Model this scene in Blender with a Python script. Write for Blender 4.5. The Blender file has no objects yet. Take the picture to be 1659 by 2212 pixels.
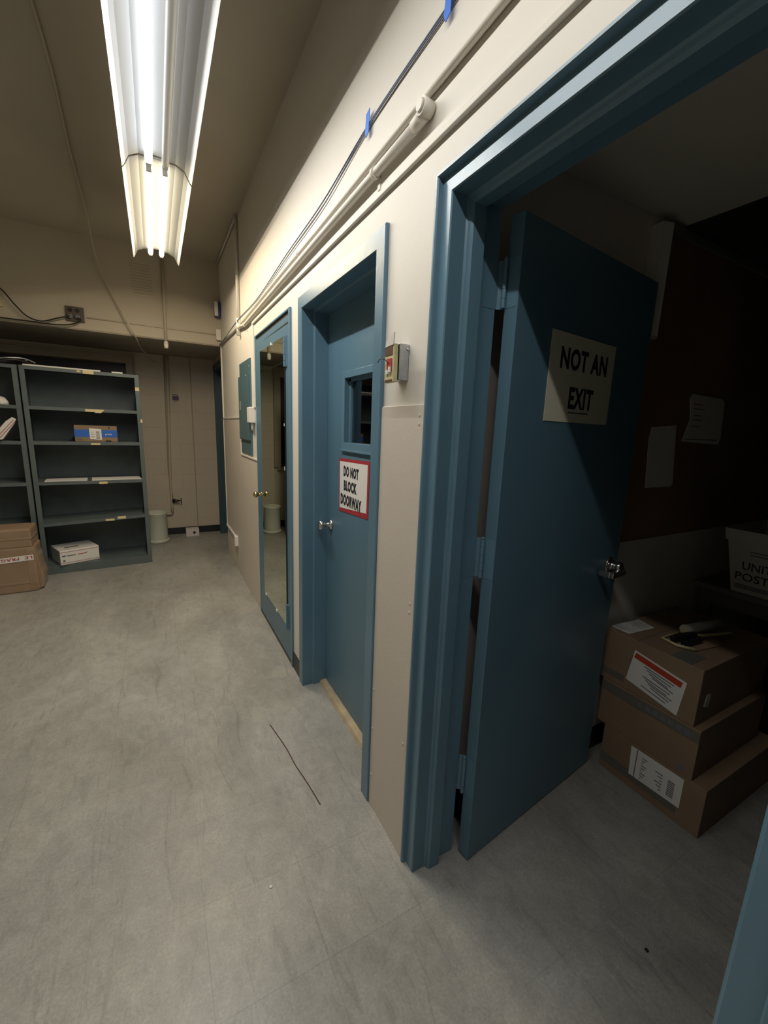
import bpy, bmesh, math, random
from mathutils import Matrix, Vector
random.seed(7)
scene = bpy.context.scene
COL = scene.collection
PI = math.pi

# ------------------------------------------------------------------ camera
FPX = 900.0
YAW, PIT, ROL = 0.5010, -0.1949, 0.0362
CAM = Vector((-0.6858, 0.0, 1.5))
fwd = Vector((math.sin(YAW)*math.cos(PIT), math.cos(YAW)*math.cos(PIT), math.sin(PIT)))
rgt = Vector((math.cos(YAW), -math.sin(YAW), 0))
up = rgt.cross(fwd)
r2 = rgt*math.cos(ROL) + up*math.sin(ROL)
u2 = -rgt*math.sin(ROL) + up*math.cos(ROL)
cd = bpy.data.cameras.new('camera')
cam = bpy.data.objects.new('camera', cd)
COL.objects.link(cam)
cam.matrix_world = Matrix(((r2.x, u2.x, -fwd.x, CAM.x), (r2.y, u2.y, -fwd.y, CAM.y), (r2.z, u2.z, -fwd.z, CAM.z), (0, 0, 0, 1)))
cd.sensor_fit = 'HORIZONTAL'
cd.sensor_width = 36.0
cd.lens = FPX/1659*36.0
cd.clip_start = 0.02
scene.camera = cam

# ------------------------------------------------------------------ world, view, lamps
world = bpy.data.worlds.new('world'); scene.world = world
world.use_nodes = True
world.node_tree.nodes['Background'].inputs[0].default_value = (0.02, 0.02, 0.022, 1)
world.node_tree.nodes['Background'].inputs[1].default_value = 0.3
scene.view_settings.view_transform = 'Standard'
scene.view_settings.look = 'None'
scene.view_settings.gamma = 1
scene.view_settings.use_curve_mapping = False
scene.view_settings.exposure = 0.12
COOL = (1.0, 0.968, 0.905)
WARM = (1.0, 0.83, 0.58)
TUBE_EMIT = 2.3       # radiance of the glass tubes
LAMP_W = 15.0         # watts of light sent down by one lit tube


def lamp(x, y0, y1, z, col, w):
    ld = bpy.data.lights.new('tube_light', 'AREA')
    ld.shape = 'RECTANGLE'; ld.size = 0.03; ld.size_y = abs(y1-y0)
    ld.energy = w; ld.color = col
    o = bpy.data.objects.new('tube_light', ld); COL.objects.link(o)
    o.location = (x, (y0+y1)/2, z)
    return o


# ------------------------------------------------------------------ materials
def mat(name, col=(0.5, 0.5, 0.5), rough=0.6, metal=0.0, emit=0.0, ecol=None, spec=0.5, bump=0.0, bscale=60, var=0.0, vscale=4.0, alpha=1.0, trans=0.0, coat=0.0):
    m = bpy.data.materials.new(name); m.use_nodes = True
    nt = m.node_tree; b = nt.nodes['Principled BSDF']
    b.inputs['Base Color'].default_value = (*col, 1)
    b.inputs['Roughness'].default_value = rough
    b.inputs['Metallic'].default_value = metal
    b.inputs['Specular IOR Level'].default_value = spec
    b.inputs['Transmission Weight'].default_value = trans
    b.inputs['Coat Weight'].default_value = coat
    b.inputs['Alpha'].default_value = alpha
    if emit > 0:
        b.inputs['Emission Color'].default_value = (*(ecol or col), 1)
        b.inputs['Emission Strength'].default_value = emit
    tc = None
    if bump > 0 or var > 0:
        tc = nt.nodes.new('ShaderNodeTexCoord')
    if bump > 0:
        n = nt.nodes.new('ShaderNodeTexNoise'); n.inputs['Scale'].default_value = bscale; n.inputs['Detail'].default_value = 4
        nt.links.new(tc.outputs['Object'], n.inputs['Vector'])
        bp = nt.nodes.new('ShaderNodeBump'); bp.inputs['Strength'].default_value = bump; bp.inputs['Distance'].default_value = 0.004
        nt.links.new(n.outputs['Fac'], bp.inputs['Height']); nt.links.new(bp.outputs['Normal'], b.inputs['Normal'])
    if var > 0:
        n = nt.nodes.new('ShaderNodeTexNoise'); n.inputs['Scale'].default_value = vscale; n.inputs['Detail'].default_value = 6
        nt.links.new(tc.outputs['Object'], n.inputs['Vector'])
        r = nt.nodes.new('ShaderNodeMapRange')
        r.inputs['From Min'].default_value = 0.3; r.inputs['From Max'].default_value = 0.7
        r.inputs['To Min'].default_value = 1-var; r.inputs['To Max'].default_value = 1+var*0.5
        nt.links.new(n.outputs['Fac'], r.inputs['Value'])
        mx = nt.nodes.new('ShaderNodeVectorMath'); mx.operation = 'SCALE'
        mx.inputs[0].default_value = col
        nt.links.new(r.outputs['Result'], mx.inputs['Scale'])
        nt.links.new(mx.outputs['Vector'], b.inputs['Base Color'])
    return m


M = {}
M['cream'] = mat('cream_wall_paint', (0.70, 0.665, 0.60), 0.55, bump=0.12, bscale=35, var=0.03, vscale=2)
M['wains'] = mat('wainscot_paint', (0.60, 0.545, 0.475), 0.5, bump=0.10, bscale=90, var=0.03, vscale=3)
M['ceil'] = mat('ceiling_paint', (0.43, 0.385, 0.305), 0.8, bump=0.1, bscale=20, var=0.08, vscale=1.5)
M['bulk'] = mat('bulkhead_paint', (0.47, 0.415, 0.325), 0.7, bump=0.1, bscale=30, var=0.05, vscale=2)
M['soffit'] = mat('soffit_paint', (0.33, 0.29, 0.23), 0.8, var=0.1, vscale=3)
M['blue'] = mat('blue_gloss_paint', (0.112, 0.212, 0.288), 0.32, bump=0.12, bscale=25, var=0.08, vscale=3)
M['bluedk'] = mat('blue_door_paint', (0.094, 0.184, 0.250), 0.38, bump=0.08, bscale=40, var=0.06, vscale=2)
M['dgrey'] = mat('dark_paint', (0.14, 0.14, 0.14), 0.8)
M['darkceil'] = mat('back_room_ceiling', (0.74, 0.70, 0.60), 0.8)
M['brown'] = mat('brown_panelling', (0.26, 0.15, 0.09), 0.5, var=0.25, vscale=2.5)
M['greyp'] = mat('grey_panel_paint', (0.62, 0.59, 0.55), 0.6, var=0.05)
M['pinkgrey'] = mat('taupe_wall_paint', (0.74, 0.67, 0.62), 0.7)
M['black'] = mat('black_vinyl', (0.012, 0.012, 0.014), 0.4)
M['ink'] = mat('black_ink', (0.012, 0.012, 0.015), 0.6)
M['shelf'] = mat('grey_blue_shelf_steel', (0.105, 0.132, 0.136), 0.45, var=0.15, vscale=8)
M['refl'] = mat('white_enamel_reflector', (0.72, 0.73, 0.74), 0.4)
M['tubeC'] = mat('lit_tube_cool', (1, 1, 1), 0.3, emit=TUBE_EMIT, ecol=(0.96, 0.98, 1.0))
M['tubeW'] = mat('lit_tube_warm', (1, 1, 1), 0.3, emit=TUBE_EMIT, ecol=(1.0, 0.86, 0.58))
M['tubeO'] = mat('unlit_tube', (0.85, 0.85, 0.84), 0.2)
M['mirror'] = mat('mirror_silvering', (0.60, 0.66, 0.55), 0.015, metal=1.0)
M['chrome'] = mat('satin_nickel', (0.62, 0.60, 0.57), 0.22, metal=1.0)
M['brass'] = mat('brass', (0.55, 0.42, 0.20), 0.25, metal=1.0)
M['galv'] = mat('galvanised_steel', (0.50, 0.52, 0.54), 0.4, metal=0.8, var=0.2, vscale=30)
M['paper'] = mat('white_paper', (0.72, 0.71, 0.68), 0.7, bump=0.15, bscale=25)
M['sign'] = mat('cream_sign_board', (0.66, 0.64, 0.50), 0.6)
M['red'] = mat('red_print', (0.36, 0.025, 0.035), 0.6)
M['orange'] = mat('orange_red_print', (0.45, 0.05, 0.02), 0.6)
M['card'] = mat('brown_cardboard', (0.24, 0.165, 0.105), 0.75, var=0.1, vscale=6)
M['card2'] = mat('tan_cardboard', (0.29, 0.20, 0.13), 0.7, var=0.12, vscale=6)
M['tape'] = mat('clear_brown_tape', (0.31, 0.215, 0.145), 0.25, var=0.15, vscale=14)
M['gtape'] = mat('grey_paper_tape', (0.14, 0.13, 0.11), 0.55)
M['btape'] = mat('blue_box_tape', (0.03, 0.13, 0.50), 0.4)
M['bpaint'] = mat('blue_painters_tape', (0.05, 0.19, 0.72), 0.6)
M['wire'] = mat('blue_grey_cable', (0.10, 0.12, 0.19), 0.5)
M['blackcable'] = mat('black_cable', (0.012, 0.012, 0.013), 0.5)
M['plastic'] = mat('white_plastic', (0.72, 0.70, 0.66), 0.4)
M['bucket'] = mat('white_bucket_plastic', (0.55, 0.56, 0.48), 0.35)
M['ivory'] = mat('ivory_plastic', (0.55, 0.50, 0.28), 0.5, var=0.2, vscale=40)
M['yellow'] = mat('yellow_label_card', (0.68, 0.57, 0.32), 0.7)
M['brownplate'] = mat('brown_bakelite', (0.085, 0.065, 0.05), 0.4)
M['wood'] = mat('worn_wood', (0.42, 0.34, 0.22), 0.6, var=0.25, vscale=12)
M['tubw'] = mat('white_corrugated_plastic', (0.50, 0.50, 0.46), 0.5)
M['greyprint'] = mat('grey_print', (0.16, 0.16, 0.18), 0.6)
M['purple'] = mat('purple_print', (0.08, 0.05, 0.12), 0.6)
M['devblue'] = mat('blue_plastic', (0.04, 0.06, 0.22), 0.35)
M['rust'] = mat('rust', (0.10, 0.045, 0.03), 0.8)
M['laminate'] = mat('grey_laminate', (0.16, 0.15, 0.16), 0.5)
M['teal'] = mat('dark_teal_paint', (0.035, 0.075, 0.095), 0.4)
M['panelblue'] = mat('dull_blue_panel_paint', (0.072, 0.135, 0.160), 0.4, var=0.05)
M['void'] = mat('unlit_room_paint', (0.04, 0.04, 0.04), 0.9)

# clear pane
mg = bpy.data.materials.new('window_glass'); mg.use_nodes = True
b = mg.node_tree.nodes['Principled BSDF']
b.inputs['Base Color'].default_value = (0.9, 0.95, 0.93, 1); b.inputs['Roughness'].default_value = 0.02
b.inputs['Transmission Weight'].default_value = 1.0; b.inputs['IOR'].default_value = 1.5
M['glass'] = mg


def floor_material():
    m = bpy.data.materials.new('worn_vinyl_tiles'); m.use_nodes = True
    nt = m.node_tree; N = nt.nodes; L = nt.links; b = N['Principled BSDF']
    geo = N.new('ShaderNodeNewGeometry')

    def mapping(scale, loc=(0, 0, 0), rot=0):
        mp = N.new('ShaderNodeMapping'); mp.inputs['Scale'].default_value = scale; mp.inputs['Location'].default_value = loc
        mp.inputs['Rotation'].default_value = (0, 0, rot)
        L.new(geo.outputs['Position'], mp.inputs['Vector']); return mp.outputs['Vector']

    def noise(scale, vec, detail=6, rough=0.55, dist=0.0):
        n = N.new('ShaderNodeTexNoise'); n.inputs['Scale'].default_value = scale; n.inputs['Detail'].default_value = detail
        n.inputs['Roughness'].default_value = rough; n.inputs['Distortion'].default_value = dist
        L.new(vec, n.inputs['Vector']); return n.outputs['Fac']

    def rng(f, a, b_, c, d):
        r = N.new('ShaderNodeMapRange'); r.inputs['From Min'].default_value = a; r.inputs['From Max'].default_value = b_
        r.inputs['To Min'].default_value = c; r.inputs['To Max'].default_value = d; L.new(f, r.inputs['Value']); return r.outputs['Result']

    def mul(a, c):
        q = N.new('ShaderNodeMath'); q.operation = 'MULTIPLY'; L.new(a, q.inputs[0])
        if isinstance(c, float): q.inputs[1].default_value = c
        else: L.new(c, q.inputs[1])
        return q.outputs[0]
    speck = rng(noise(120, mapping((1, 1, 1)), 6, 0.8), 0.32, 0.68, 0.80, 1.14)
    mid = rng(noise(16, mapping((1, 0.7, 1)), 9, 0.75, 0.8), 0.3, 0.7, 0.80, 1.12)
    big = rng(noise(1.6, mapping((1, 0.7, 1)), 6, 0.6, 0.8), 0.35, 0.66, 0.74, 1.05)
    scuff = rng(noise(6, mapping((3.2, 0.5, 1), rot=0.2), 7, 0.65, 1.2), 0.58, 0.66, 1.0, 0.83)
    scuff2 = rng(noise(5, mapping((4.0, 0.45, 1), rot=-0.5), 7, 0.65, 1.5), 0.60, 0.70, 1.0, 0.84)
    pale = rng(noise(6, mapping((1, 1, 1), (3, 7, 0)), 6, 0.6, 2.0), 0.66, 0.74, 1.0, 1.10)
    br = N.new('ShaderNodeTexBrick'); br.offset = 0.0; br.squash = 1.0
    br.inputs['Scale'].default_value = 1.0; br.inputs['Brick Width'].default_value = 0.3048; br.inputs['Row Height'].default_value = 0.3048
    br.inputs['Mortar Size'].default_value = 0.0011; br.inputs['Mortar Smooth'].default_value = 0.3
    br.inputs['Color1'].default_value = (0.97, 0.97, 0.97, 1); br.inputs['Color2'].default_value = (1.03, 1.03, 1.03, 1)
    br.inputs['Mortar'].default_value = (0.74, 0.72, 0.70, 1)
    L.new(mapping((1, 1, 1), (-0.272, -0.563, 0)), br.inputs['Vector'])
    seam = N.new('ShaderNodeMix'); seam.data_type = 'RGBA'; seam.inputs['A'].default_value = (1, 1, 1, 1)
    L.new(rng(noise(1.1, mapping((1, 1, 1), (2.3, 0.4, 0)), 4), 0.42, 0.6, 0.25, 1.0), seam.inputs['Factor']); L.new(br.outputs['Color'], seam.inputs['B'])
    vor = N.new('ShaderNodeTexNoise'); vor.noise_type = 'RIDGED_MULTIFRACTAL' if hasattr(vor, 'noise_type') else 'FBM'
    vor.inputs['Scale'].default_value = 3.0; vor.inputs['Detail'].default_value = 3; vor.inputs['Distortion'].default_value = 0.6
    L.new(mapping((1.0, 0.45, 1), (1, 4, 0), 0.35), vor.inputs['Vector'])
    scratch = rng(vor.outputs['Fac'], 1.35, 1.75, 1.0, 0.80)
    f = mul(mul(mul(mul(mul(mul(mul(speck, mid), big), scuff), scuff2), pale), scratch), seam.outputs['Result'])
    v = N.new('ShaderNodeVectorMath'); v.operation = 'SCALE'
    mixc = N.new('ShaderNodeMix'); mixc.data_type = 'RGBA'
    mixc.inputs['A'].default_value = (0.375, 0.36, 0.31, 1); mixc.inputs['B'].default_value = (0.36, 0.36, 0.355, 1)
    L.new(noise(2.2, mapping((1, 1, 1), (5, 1, 0)), 3), mixc.inputs['Factor'])
    L.new(mixc.outputs['Result'], v.inputs[0]); L.new(f, v.inputs['Scale'])
    L.new(v.outputs['Vector'], b.inputs['Base Color'])
    L.new(rng(noise(5, mapping((1, 1, 1)), 6, 0.7), 0.3, 0.7, 0.36, 0.46), b.inputs['Roughness'])
    bp = N.new('ShaderNodeBump'); bp.inputs['Strength'].default_value = 0.35; bp.inputs['Distance'].default_value = 0.002
    L.new(noise(30, mapping((1, 1, 1)), 5), bp.inputs['Height']); L.new(bp.outputs['Normal'], b.inputs['Normal'])
    return m


def block_material():
    m = mat('painted_concrete_block', (0.50, 0.44, 0.36), 0.7)
    nt = m.node_tree; N = nt.nodes; L = nt.links; b = N['Principled BSDF']
    geo = N.new('ShaderNodeNewGeometry'); sp = N.new('ShaderNodeSeparateXYZ'); cb = N.new('ShaderNodeCombineXYZ')
    L.new(geo.outputs['Position'], sp.inputs[0]); L.new(sp.outputs['X'], cb.inputs['X']); L.new(sp.outputs['Z'], cb.inputs['Y'])
    br = N.new('ShaderNodeTexBrick'); br.inputs['Scale'].default_value = 1; br.inputs['Brick Width'].default_value = 0.40
    br.inputs['Row Height'].default_value = 0.203; br.inputs['Mortar Size'].default_value = 0.004; br.inputs['Mortar Smooth'].default_value = 0.6
    br.inputs['Color1'].default_value = (0.50, 0.44, 0.36, 1); br.inputs['Color2'].default_value = (0.492, 0.434, 0.356, 1)
    br.inputs['Mortar'].default_value = (0.455, 0.40, 0.325, 1)
    L.new(cb.outputs[0], br.inputs['Vector']); L.new(br.outputs['Color'], b.inputs['Base Color'])
    bp = N.new('ShaderNodeBump'); bp.inputs['Strength'].default_value = 0.3; bp.inputs['Distance'].default_value = 0.003; bp.invert = True
    L.new(br.outputs['Fac'], bp.inputs['Height']); L.new(bp.outputs['Normal'], b.inputs['Normal'])
    return m


M['floor'] = floor_material()
M['block'] = block_material()

# ------------------------------------------------------------------ mesh helpers


class MB:
    def __init__(s): s.bm = bmesh.new()

    def box(s, x0, x1, y0, y1, z0, z1):
        vs = [s.bm.verts.new((x, y, z)) for x in (x0, x1) for y in (y0, y1) for z in (z0, z1)]
        for f in ((0, 1, 3, 2), (4, 6, 7, 5), (0, 4, 5, 1), (2, 3, 7, 6), (0, 2, 6, 4), (1, 5, 7, 3)):
            s.bm.faces.new([vs[i] for i in f])
        return s

    def prism(s, pts, a, b_, plane='xy'):
        """pts 2-D outline extruded from a to b along the third axis"""
        def P(p, h):
            return {'xy': (p[0], p[1], h), 'xz': (p[0], h, p[1]), 'yz': (h, p[0], p[1])}[plane]
        A = [s.bm.verts.new(P(p, a)) for p in pts]; B = [s.bm.verts.new(P(p, b_)) for p in pts]
        n = len(pts)
        s.bm.faces.new(A); s.bm.faces.new(B[::-1])
        for i in range(n):
            s.bm.faces.new((A[i], B[i], B[(i+1) % n], A[(i+1) % n]))
        return s

    def tube(s, path, r, seg=12, caps=True):
        path = [Vector(p) for p in path]
        rings = []
        prev = None
        for i, p in enumerate(path):
            if i == 0: d = path[1]-path[0]
            elif i == len(path)-1: d = path[-1]-path[-2]
            else: d = (path[i+1]-p).normalized()+(p-path[i-1]).normalized()
            d.normalize()
            if prev is None:
                a = Vector((0, 0, 1)) if abs(d.z) < 0.9 else Vector((1, 0, 0))
                n = d.cross(a).normalized()
            else:
                n = (prev-d*prev.dot(d)).normalized()
            prev = n
            bvec = d.cross(n)
            rr = r[i] if isinstance(r, (list, tuple)) else r
            rings.append([s.bm.verts.new(p+n*rr*math.cos(t*2*PI/seg)+bvec*rr*math.sin(t*2*PI/seg)) for t in range(seg)])
        for a, b_ in zip(rings, rings[1:]):
            for t in range(seg):
                f = s.bm.faces.new((a[t], a[(t+1) % seg], b_[(t+1) % seg], b_[t])); f.smooth = True
        if caps:
            s.bm.faces.new(rings[0][::-1]); s.bm.faces.new(rings[-1])
        return s

    def lathe(s, prof, o, axis='z', seg=24, hollow=False, smooth=True):
        """prof: (radius, height) along axis from origin o"""
        o = Vector(o)
        ax = {'z': (Vector((1, 0, 0)), Vector((0, 1, 0)), Vector((0, 0, 1))), 'x': (Vector((0, 1, 0)), Vector((0, 0, 1)), Vector((1, 0, 0))), 'y': (Vector((1, 0, 0)), Vector((0, 0, 1)), Vector((0, 1, 0)))}[axis] if isinstance(axis, str) else axis
        rings = []
        for r, h in prof:
            rings.append([s.bm.verts.new(o+ax[2]*h+(ax[0]*math.cos(t*2*PI/seg)+ax[1]*math.sin(t*2*PI/seg))*max(r, 1e-4)) for t in range(seg)])
        for a, b_ in zip(rings, rings[1:]):
            for t in range(seg):
                f = s.bm.faces.new((a[t], a[(t+1) % seg], b_[(t+1) % seg], b_[t])); f.smooth = smooth
        s.bm.faces.new(rings[0][::-1])
        if not hollow: s.bm.faces.new(rings[-1])
        return s

    def quad(s, a, b_, c, d):
        s.bm.faces.new([s.bm.verts.new(p) for p in (a, b_, c, d)]); return s

    def rot(s, ang, axis='Z', c=(0, 0, 0)):
        bmesh.ops.rotate(s.bm, verts=s.bm.verts, cent=c, matrix=Matrix.Rotation(ang, 3, axis)); return s

    def move(s, v):
        bmesh.ops.translate(s.bm, verts=s.bm.verts, vec=v); return s


def root_of(o):
    while o.parent: o = o.parent
    return o


def obj(name, mb, m, parent=None, world=True, bevel=0.0, label=None):
    bm = mb.bm
    bmesh.ops.recalc_face_normals(bm, faces=bm.faces)
    me = bpy.data.meshes.new(name)
    o = bpy.data.objects.new(name, me)
    if parent is not None:
        o.parent = parent
        if world:
            r = root_of(parent)
            mw = Matrix.LocRotScale(r.location, r.rotation_euler, None)
            bm.transform(mw.inverted())
    else:
        xs = [v.co for v in bm.verts]
        lo = Vector((min(v.x for v in xs), min(v.y for v in xs), min(v.z for v in xs)))
        hi = Vector((max(v.x for v in xs), max(v.y for v in xs), max(v.z for v in xs)))
        c = Vector(((lo.x+hi.x)/2, (lo.y+hi.y)/2, lo.z))
        if name.startswith(('floor', 'ceiling', 'wall')): c = Vector((0, 0, 0))
        bmesh.ops.translate(bm, verts=bm.verts, vec=-c)
        o.location = c
    bm.to_mesh(me); bm.free()
    me.materials.append(m)
    COL.objects.link(o)
    if bevel > 0:
        md = o.modifiers.new('bevel', 'BEVEL'); md.width = bevel; md.segments = 2; md.limit_method = 'ANGLE'; md.angle_limit = 0.6
    if label: o['label'] = label
    return o


def tag(o, label, cat, group=None, kind=None):
    o['label'] = label; o['category'] = cat
    if group: o['group'] = group
    if kind: o['kind'] = kind
    return o


def thing(name, label, cat, loc, rotz=0.0, group=None, kind=None):
    o = bpy.data.objects.new(name, None); COL.objects.link(o)
    o.location = loc; o.rotation_euler = (0, 0, rotz); o.empty_display_size = 0.1
    return tag(o, label, cat, group, kind)


def text_mb(txt, w, h, frame, bold=0.0, depth=0.0006, spacing=1.0):
    """text fitted to w x h; frame = (origin lower-left, right vector, up vector, normal)"""
    cu = bpy.data.curves.new('t', 'FONT'); cu.body = txt; cu.size = 1.0; cu.offset = bold; cu.extrude = 0.02
    cu.space_character = spacing; cu.resolution_u = 3
    to = bpy.data.objects.new('t', cu); COL.objects.link(to)
    dg = bpy.context.evaluated_depsgraph_get()
    me = bpy.data.meshes.new_from_object(to.evaluated_get(dg))
    bpy.data.objects.remove(to); bpy.data.curves.remove(cu)
    mb = MB(); mb.bm.from_mesh(me); bpy.data.meshes.remove(me)
    xs = [v.co.x for v in mb.bm.verts]; ys = [v.co.y for v in mb.bm.verts]
    x0, x1, y0, y1 = min(xs), max(xs), min(ys), max(ys)
    o, R, U, Nn = [Vector(q) for q in frame]
    for v in mb.bm.verts:
        a = (v.co.x-x0)/(x1-x0)*w; b_ = (v.co.y-y0)/(y1-y0)*h; c = (v.co.z+0.02)/0.04*depth
        v.co = o+R*a+U*b_+Nn*c
    return mb


def cells(mb, y0, y1, z0, z1, x0, x1, holes, axis='x'):
    """wall slab between x0..x1 spanning y,z with rectangular holes (y0,y1,z0,z1)"""
    ys = sorted({y0, y1, *[h[0] for h in holes], *[h[1] for h in holes]}); zs = sorted({z0, z1, *[h[2] for h in holes], *[h[3] for h in holes]})
    ys = [y for y in ys if y0 <= y <= y1]; zs = [z for z in zs if z0 <= z <= z1]
    for a, b_ in zip(ys, ys[1:]):
        for c, d in zip(zs, zs[1:]):
            my, mz = (a+b_)/2, (c+d)/2
            if any(h[0] < my < h[1] and h[2] < mz < h[3] for h in holes): continue
            if axis == 'x': mb.box(x0, x1, a, b_, c, d)
            else: mb.box(a, b_, x0, x1, c, d)
    bmesh.ops.remove_doubles(mb.bm, verts=mb.bm.verts, dist=1e-5)
    # drop internal faces shared by two cells
    seen = {}
    for f in mb.bm.faces:
        seen.setdefault(tuple(sorted(v.index for v in f.verts)), []).append(f)
    return mb


def struct(name, mb, m, label, cat):
    o = obj(name, mb, m)
    return tag(o, label, cat, kind='structure')


# ------------------------------------------------------------------ shell
CEIL = 3.15
YB = 5.05      # bulkhead face
YBACK = 6.19   # back wall
XL, YN, XF = -3.1, -3.0, 3.0
struct('floor', MB().box(XL, XF+0.1, YN, YBACK+0.2, -0.1, 0), M['floor'], 'worn speckled grey vinyl tile floor with scuffs and tile seams', 'floor')
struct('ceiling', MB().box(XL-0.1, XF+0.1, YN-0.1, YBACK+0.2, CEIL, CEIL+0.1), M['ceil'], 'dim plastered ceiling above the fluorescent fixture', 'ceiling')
struct('wall_left', MB().box(XL-0.1, XL, YN-0.1, YBACK+0.2, 0, CEIL), M['cream'], 'cream wall on the far left side of the hall', 'wall')
struct('wall_front', MB().box(XL, XF+0.1, YN-0.1, YN, 0, CEIL), M['cream'], 'cream wall closing the near end of the hall', 'wall')
WX = 0.17
D1 = (0.105, 1.017, -0.01, 2.145)
D2 = (1.31, 2.175, -0.01, 2.11)
struct('wall_right', cells(MB(), YN, YB, 0, CEIL, 0.0, WX, [D1, D2]), M['cream'], 'long cream painted wall with the blue doors set in it', 'wall')
# raised lower panelling (hardboard sheet)
wn = MB()
wn.prism([(1.018, 0.0), (1.283, 0.0), (1.283, 1.570), (1.276, 1.576), (1.018, 1.576)][::-1], -0.007, 0.0, 'yz')
tag(obj('trim_1', wn, M['wains'], bevel=0.002), 'cream lower wall sheet between the window door and the open doorway', 'wainscot', kind='structure')
wn = MB().prism([(3.305, 0.0), (YB, 0.0), (YB, 1.56), (3.99, 1.56), (3.99, 1.235), (3.305, 1.235)], -0.006, 0.0, 'yz')
tag(obj('trim_2', wn, M['wains'], bevel=0.002), 'cream lower wall sheet below the breaker panel, notched at its top', 'wainscot', kind='structure')
wl = MB().box(-0.012, -0.004, 3.99, YB, 1.555, 1.570).box(-0.012, -0.004, 3.975, 3.992, 1.235, 1.57).box(-0.012, -0.004, 3.305, 3.992, 1.228, 1.243)
tag(obj('trim_3', wl, M['cream'], bevel=0.002), 'thin cream edging strip stepping under the breaker panel', 'trim', kind='structure')
wn = MB().box(-0.006, 0.0, 2.215, 2.365, 0.10, 2.0)
struct('baseboard_right', MB().box(-0.006, 0.0, 2.222, 2.365, 0.0, 0.105), M['black'], 'short black base strip between the mirror door and window door', 'baseboard'); wn.bm.free()
# corner strip at the far end of the right wall
struct('trim_4', MB().box(-0.012, 0.006, YB-0.012, YB+0.006, 0.33, 2.33), M['cream'], 'narrow cream corner bead where the right wall ends', 'trim')
# bulkhead
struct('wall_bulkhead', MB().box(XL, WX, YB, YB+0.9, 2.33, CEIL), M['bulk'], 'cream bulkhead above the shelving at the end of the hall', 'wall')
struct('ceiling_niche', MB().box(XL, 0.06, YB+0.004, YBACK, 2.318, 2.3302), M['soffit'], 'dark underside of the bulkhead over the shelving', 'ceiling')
# back wall with a big dark opening behind the shelves
struct('wall_back', cells(MB(), XL, 0.3, 0, 2.33, YBACK, YBACK+0.15, [(-2.9, -0.955, 0.9, 2.18)], axis='y'), M['block'], 'tan painted concrete block wall under the bulkhead', 'wall')
wf = MB()
for (a, b_, c, d, e) in ((-2.98, -0.875, 2.18, 2.265, 0.03), (-0.955, -0.875, 0.9, 2.18, 0.03), (-2.98, -0.855, 2.265, 2.29, 0.045), (-0.875, -0.855, 0.9, 2.265, 0.045), (-2.98, -0.9, 0.86, 0.9, 0.05)):
    wf.box(a, b_, YBACK-e, YBACK+0.001, c, d)
w1 = thing('window_1', 'wide dark opening with a pale moulded frame behind the steel shelves', 'window', (-1.9, YBACK, 0.9), kind='structure')
obj('window_frame', wf, M['soffit'], w1, bevel=0.003)
obj('pane', MB().box(-2.9, -0.955, YBACK+0.10, YBACK+0.106, 0.9, 2.18), M['black'], w1)  # opaque black sheet stands in for the darkness inside the opening
struct('baseboard_back', MB().box(-1.0, 0.045, YBACK-0.006, YBACK, 0.0, 0.092), M['black'], 'black base strip along the foot of the block wall', 'baseboard')
pn = MB().box(-0.66, -0.245, YBACK-0.02, YBACK, 0.085, 2.318).box(-0.232, 0.04, YBACK-0.02, YBACK, 0.08, 2.318)
pn.bm.free()
struct('trim_5', MB().box(-0.247, -0.235, YBACK-0.006, YBACK, 0.09, 2.318), M['soffit'], 'dark vertical joint running down the block wall', 'joint')
# side wall of the niche with a blue doorway
struct('wall_niche', cells(MB(), YB, YBACK, 0, 2.33, 0.05, WX, [(5.25, 6.04, -0.01, 2.18)]), M['block'], 'short side wall of the niche holding a blue doorway', 'wall')
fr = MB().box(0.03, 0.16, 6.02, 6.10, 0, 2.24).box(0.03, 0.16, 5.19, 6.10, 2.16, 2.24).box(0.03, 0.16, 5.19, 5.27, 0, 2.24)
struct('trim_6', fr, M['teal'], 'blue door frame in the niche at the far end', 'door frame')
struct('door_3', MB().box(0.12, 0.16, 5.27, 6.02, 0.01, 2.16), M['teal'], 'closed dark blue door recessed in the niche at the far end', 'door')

# back room behind the open door
YW = 1.09
struct('wall_back_room_left', MB().box(WX, XF, YW, YW+0.1, 0, CEIL), M['pinkgrey'], 'taupe side wall of the unlit room seen past the open door', 'wall')
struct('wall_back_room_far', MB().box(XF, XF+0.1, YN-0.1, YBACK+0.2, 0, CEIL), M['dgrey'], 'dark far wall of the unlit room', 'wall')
struct('ceiling_back_room', MB().box(WX, 1.235, YN, YW, 2.342, 2.45), M['darkceil'], 'low cream ceiling just inside the unlit room', 'ceiling')
struct('wall_brown_panelling', MB().box(1.125, XF, YW-0.012, YW, 1.03, 2.295), M['brown'], 'brown wood panelling on the side wall of the unlit room', 'wall')
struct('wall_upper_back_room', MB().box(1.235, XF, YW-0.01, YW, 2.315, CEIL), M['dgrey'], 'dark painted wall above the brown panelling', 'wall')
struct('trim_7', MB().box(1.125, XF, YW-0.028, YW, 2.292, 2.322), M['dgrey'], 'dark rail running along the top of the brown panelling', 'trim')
struct('wall_wainscot_back_room', MB().box(0.9, XF, YW-0.018, YW-0.0005, 0.10, 1.045), M['greyp'], 'pale grey lower panel under the brown panelling', 'wall')
struct('baseboard_back_room', MB().box(WX, XF, YW-0.024, YW, 0.0, 0.115), M['black'], 'black base strip along the side wall of the unlit room', 'baseboard')
struct('wall_behind_doors', MB().box(WX+0.6, WX+0.7, YW+0.1, YBACK+0.2, 0, CEIL), M['void'], 'dark wall seen through the glass of the window door', 'wall')
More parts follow.
